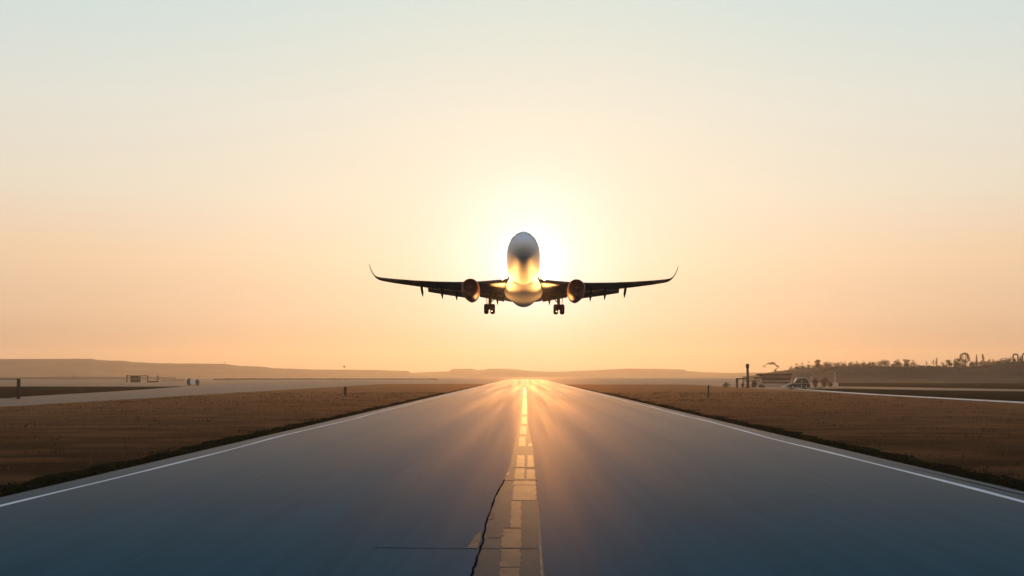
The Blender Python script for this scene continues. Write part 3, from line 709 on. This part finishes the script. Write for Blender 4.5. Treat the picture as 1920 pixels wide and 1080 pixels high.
# low broken fence right of it
p = G(303, 715); k = p.y / F; fr = empty('low_fence', p); rnd = random.Random(7)
for i in range(15):
    h = (2 + 5 * i / 14 + rnd.uniform(-1, 1)) * k; bm = bmesh.new(); x = i * 3 * k; tube(bm, [(x, 0, -.2), (x + rnd.uniform(-.1, .1), 0, h)], .09, 6); link('post', bm, M['steel'], fr)
for zz in (1.6, 3.4):
    bm = bmesh.new(); tube(bm, [(0, 0, zz * .5 * k), (42 * k, 0, zz * k)], .05, 6); link('rail', bm, M['steel'], fr)
tag(fr, 'low broken post fence between the portal frame and the white utility vehicle', 'fence')

# vehicles ------------------------------------------------------------
M['vwhite'] = material('dusty_white_paint', (.62, .58, .52), (.7, .66, .6), 2, .35, .5)
M['vgrey'] = material('dull_grey_green', (.06, .065, .055), (.09, .09, .075), 2, .5, .4)
M['vred'] = material('dark_red_panel', (.06, .022, .018), (.08, .03, .025), 2, .5, .4)
M['vdark'] = material('black_blue_paint', (.016, .02, .024), (.026, .03, .034), 2, .25, .6)
M['trim'] = material('pale_trim', (.5, .48, .40), (.6, .57, .5), 4, .35, .5)
def wheel(parent, x, y, r, w):
    bm = bmesh.new(); rings = [[(x + q * math.cos(2 * math.pi * k / 20), y + yy, r + q * math.sin(2 * math.pi * k / 20)) for k in range(20)] for yy, q in ((-w / 2, r * .6), (-w / 2, r * .92), (-w * .3, r), (w * .3, r), (w / 2, r * .92), (w / 2, r * .6))]
    loft(bm, rings); wo = link('wheel', bm, M['tyre'], parent, True)
    bm = bmesh.new(); rings = [[(x + q * math.cos(2 * math.pi * k / 16), y + yy, r + q * math.sin(2 * math.pi * k / 16)) for k in range(16)] for yy, q in ((-w / 2 - .01, r * .1), (-w / 2 - .012, r * .55), (-w / 2 + .05, r * .58))]
    loft(bm, rings); link('rim', bm, M['palepost'], wo)
def profile_body(name, outline, y0, y1, mat, parent, bev=.06):
    bm = bmesh.new(); extrude_poly(bm, [(x, y0, zz) for x, zz in outline], (0, y1 - y0, 0))
    bmesh.ops.bevel(bm, geom=bm.edges[:], offset=bev, segments=2, affect='EDGES'); return link(name, bm, mat, parent)
# parked car on the right, side on (faces left)
p = G(1478.5, 729); k = p.y / F; car = empty('parked_car', p); Lc = 41 * k; H = 20 * k
tag(car, 'dark rounded car with pale trim parked by the service road', 'car')
profile_body('body', [(0, .32), (0, .85), (.35, 1.1), (1.25, 1.22), (2.0, H * .97), (2.6, H), (3.6, H), (4.2, H * .93), (4.75, 1.3), (Lc, 1.15), (Lc, .32)], 0, 1.85, M['vdark'], car, .09)
bm = bmesh.new()
for pts in ([(1.5, 1.28), (2.1, H * .9), (2.85, H * .91), (2.85, 1.28)], [(2.95, 1.28), (2.95, H * .91), (3.7, H * .91), (4.05, H * .84), (4.45, 1.28)]):
    extrude_poly(bm, [(x, -.012, zz) for x, zz in pts], (0, .03, 0))
link('window', bm, M['glass'], car)
bm = bmesh.new()
tube(bm, [(3.55, -.03, H + .03), (4.15, -.03, H * .95), (4.72, -.03, 1.36), (Lc - .05, -.03, 1.1)], .04, 6); tube(bm, [(1.2, -.03, 1.24), (2.9, -.03, 1.2), (4.6, -.03, 1.24)], .035, 6); tube(bm, [(2.9, -.03, .4), (2.9, -.03, H * .8)], .03, 6)
link('trim', bm, M['trim'], car)
for y in (.3, 1.5):
    bm = bmesh.new(); tube(bm, [(1.9, y, H + .07), (3.7, y, H + .1)], .04, 6); link('roof_rail', bm, M['trim'], car)
for y in (.45, 1.4):
    bm = bmesh.new(); box(bm, -.04, .06, y - .16, y + .16, .7, .88, .02); link('headlight', bm, M['trim'], car)
for x in (.95, Lc - .95):
    for y in (.1, 1.75): wheel(car, x, y, .36, .24)
# pale rubble beside the car
rnd = random.Random(12)
p = G(1472, 727.5); rb = empty('rubble_pile', p); bm = bmesh.new()
for i in range(34):
    q = (rnd.gauss(0, .5), rnd.gauss(0, .4), 0); s_ = rnd.uniform(.12, .3); hgt = max(0.05, .75 - abs(q[0]) * .8 + rnd.uniform(-.2, .2))
    mtx = Matrix.Translation((q[0], q[1], hgt * rnd.uniform(.2, 1))) @ Matrix.Rotation(rnd.uniform(0, 3), 4, 'Z') @ Matrix.Diagonal((s_, s_ * .8, s_ * .6, 1))
    bmesh.ops.create_icosphere(bm, subdivisions=1, radius=1, matrix=mtx)
link('stones', bm, M['trim'], rb); tag(rb, 'pile of pale stones at the nose of the dark parked car', 'rubble')
# white utility vehicle on the left
p = G(350, 723); k = p.y / F; van = empty('utility_vehicle', p); Lv = 22 * k
tag(van, 'small white utility vehicle with a grey front and dark red rear on the left taxiway', 'vehicle')
profile_body('body', [(1.0, .4), (1.0, 1.35), (1.25, 1.95), (2.55, 1.95), (2.6, 1.2), (2.6, .4)], 0, 1.5, M['vwhite'], van)
profile_body('cab', [(0.05, .35), (.0, 1.3), (.25, 2.1), (.99, 2.15), (.99, .35)], 0, 1.5, M['vgrey'], van)
profile_body('tailgate', [(2.61, .3), (2.61, 1.7), (3.0, 1.9), (Lv - .1, 1.5), (Lv - .25, .3)], 0, 1.5, M['vred'], van)
bm = bmesh.new(); extrude_poly(bm, [(.25, -.01, 1.35), (.35, -.01, 1.95), (.9, -.01, 1.95), (.9, -.01, 1.35)], (0, .03, 0)); link('window', bm, M['glass'], van)
bm = bmesh.new(); tube(bm, [(2.9, .7, 1.85), (3.5, .7, 2.75)], .05, 6); link('aerial', bm, M['vred'], van)
for x in (.55, 2.85):
    for y in (.1, 1.4): wheel(van, x, y, .34, .22)

# machinery group right of the runway --------------------------------------
p = G(1402, 727); k = p.y / F; ms = empty('vent_mast', p)
bm = bmesh.new(); tube(bm, [(0, 0, -.2), (.02, 0, 20 * k), (-.06, 0, 37 * k)], [.42, .34, .3], 16); link('pipe', bm, M['steel'], ms, True)
bm = bmesh.new(); tube(bm, [(-.06, 0, 36.5 * k), (-.06, 0, 38 * k), (-.06, 0, 43.5 * k), (-.06, 0, 45 * k)], [.3, .42, .42, .26], 16); link('cap', bm, M['black'], ms)
bm = bmesh.new(); tube(bm, [(0, 0, -.1), (0, 0, .25)], .7, 16); link('base', bm, M['steel'], ms)
tag(ms, 'tall dark vent mast with a black cap beside the right field', 'mast')
p = G(1382, 727); fr = empty('pipe_frame', p)
bm = bmesh.new(); box(bm, -.26, .26, -.2, .2, -.2, 18 * k, .03); link('post', bm, M['black'], fr)
bm = bmesh.new(); tube(bm, [(-.2, 0, 16.6 * k), (17 * k, 0, 17.4 * k)], .16, 8); link('beam', bm, M['steel'], fr)
bm = bmesh.new(); tube(bm, [(12 * k, .3, 0), (12 * k, .3, 16.9 * k)], .07, 8); link('post', bm, M['steel'], fr)
tag(fr, 'dark steel pipe frame left of the black-capped mast', 'frame')
p = G(1416, 726.5); tk = empty('pump_unit', p)
bm = bmesh.new(); tube(bm, [(-.4, 0, -.1), (-.4, 0, 13 * k), (-.4, 0, 15 * k)], [.34, .34, .15], 14); link('vessel', bm, M['steel'], tk, True)
bm = bmesh.new(); box(bm, .9, 2.3, -.5, .5, 0, 4 * k, .05); link('plinth', bm, M['steel'], tk)
bm = bmesh.new(); tube(bm, [(-.4, 0, 9 * k), (.6, 0, 9 * k), (.9, 0, 7 * k), (1.3, 0, 3.6 * k)], .11, 8); link('pipe', bm, M['palepost'], tk, True)
tag(tk, 'small pump unit with an upright vessel and pale pipe right of the mast', 'machinery')
# low banded building
M['wallp'] = material('pale_pink_render', (.42, .28, .2), (.5, .34, .25), .8, .8, .2)
M['roofb'] = material('dark_roof_felt', (.05, .032, .028), (.07, .045, .036), .8, .8, .2)
p = AT(1424, 725, 258); k = 258 / F; p.z = 0; bd = empty('low_building', p)
def bs(x): return (x - 1424) * k
bm = bmesh.new(); box(bm, bs(1426), bs(1484), 0, 7, -.2, 17 * k); box(bm, bs(1436), bs(1484), .5, 7, 17 * k + .2, 21 * k); link('wall', bm, M['wallp'], bd)
for z0, z1, x0, x1 in ((17 * k, 18.6 * k, 1420, 1486), (21 * k, 24.5 * k, 1430, 1486)):
    bm = bmesh.new(); box(bm, bs(x0), bs(x1), -.5 if z0 < 20 * k else .1, 7.4, z0 + .003, z1, .03); link('roof', bm, M['roofb'], bd)
for z0, z1 in ((11.5 * k, 15.5 * k), (6 * k, 9 * k)):
    bm = bmesh.new(); box(bm, bs(1429), bs(1482), -.05, -.003, z0, z1, .01); link('window', bm, M['glass'], bd)
tag(bd, 'low flat-roofed building with pale and dark horizontal bands behind the parked car', 'building')
# lamp post and round sign in front of the embankment
p = G(1566, 725); k = p.y / F; lp = empty('lamp_post', p)
bm = bmesh.new(); tube(bm, [(0, 0, -.1), (0, 0, 14 * k), (0, 0, 28 * k)], [.13, .11, .1], 10); link('pole', bm, M['palepost'], lp)
bm = bmesh.new(); tube(bm, [(.05, 0, 27.6 * k), (-7 * k, 0, 28 * k)], .06, 8); link('arm', bm, M['palepost'], lp)
bm = bmesh.new(); box(bm, -10 * k, -6 * k, -.12, .12, 27.2 * k, 28.2 * k, .02); link('lamp_head', bm, M['palepost'], lp)
tag(lp, 'pale lamp post with a short arm in front of the embankment', 'lamp post')
p = G(1521.5, 726); k = p.y / F; sg = empty('round_sign', p)
M['pink'] = material('faded_pink_disc', (.42, .2, .16), (.5, .25, .2), 3, .6, .3)
bm = bmesh.new(); tube(bm, [(0, 0, -.1), (0, 0, 16 * k)], .05, 8); link('pole', bm, M['palepost'], sg)
bm = bmesh.new(); tube(bm, [(0, -.09, 18 * k), (0, -.05, 18 * k)], .42, 20); link('disc', bm, M['pink'], sg)
tag(sg, 'faded pink round sign on a thin pole right of the dark parked car', 'sign')
# arched frames at the right end of the embankment
fr0 = None
for i, (px, lab) in enumerate(((1904, 'dark arched frame on the crest after the hedge shrubs'), (1922, 'dark arched frame cut by the right edge of the picture'))):
    q, gy, d = emb_point(px); k = d / F
    if fr0 is None:
        fr0 = empty('arched_frame', q); w = 9 * k; h = (gy - 664) * k
        for sx in (-1, 1):
            bm = bmesh.new(); tube(bm, [(sx * w / 2, 0, -.5), (sx * w / 2, 0, h * .85)], .32, 8); link('post', bm, M['steel'], fr0)
        bm = bmesh.new(); tube(bm, [(-w / 2, 0, h * .8), (-w * .4, 0, h * .95), (0, 0, h), (w * .4, 0, h * .95), (w / 2, 0, h * .8)], .36, 8); link('arch', bm, M['steel'], fr0, True)
        a = fr0
    else: a = copy_tree(fr0); a.location = q
    tag(a, lab, 'frame', 'arched frames on the embankment')
# windsock far behind the left marker
p = AT(644, 711, 600); p.z = 0; ws = empty('windsock', p); k = 600 / F; h = 20.5 * k + CAMH - .8
bm = bmesh.new(); tube(bm, [(0, 0, 0), (0, 0, h)], [.07, .05], 8); link('mast', bm, M['palepost'], ws)
bm = bmesh.new(); tube(bm, [(0, 0, h - .2), (.5, 0, h - .35), (.9, 0, h - 1.2)], [.5, .42, .25], 12); link('sock', bm, M['vred'], ws, True)
tag(ws, 'small drooping windsock on a thin mast against the left hill', 'windsock')

# ------------------------------------------------------------------ haze: one closed box of even, pale, dusty air
bm = bmesh.new(); box(bm, -3700, 3700, -320, FAR + 80, -1.5, 110)
hz = bpy.data.materials.new('haze'); hz.use_nodes = True; t = hz.node_tree; t.nodes.clear()
ou = t.nodes.new('ShaderNodeOutputMaterial'); pv = t.nodes.new('ShaderNodeVolumePrincipled')
pv.inputs['Color'].default_value = (1, .82, .62, 1); pv.inputs['Density'].default_value = .00018; pv.inputs['Anisotropy'].default_value = .55
t.links.new(pv.outputs[0], ou.inputs['Volume'])
o = link('haze', bm, hz); o['kind'] = 'stuff'
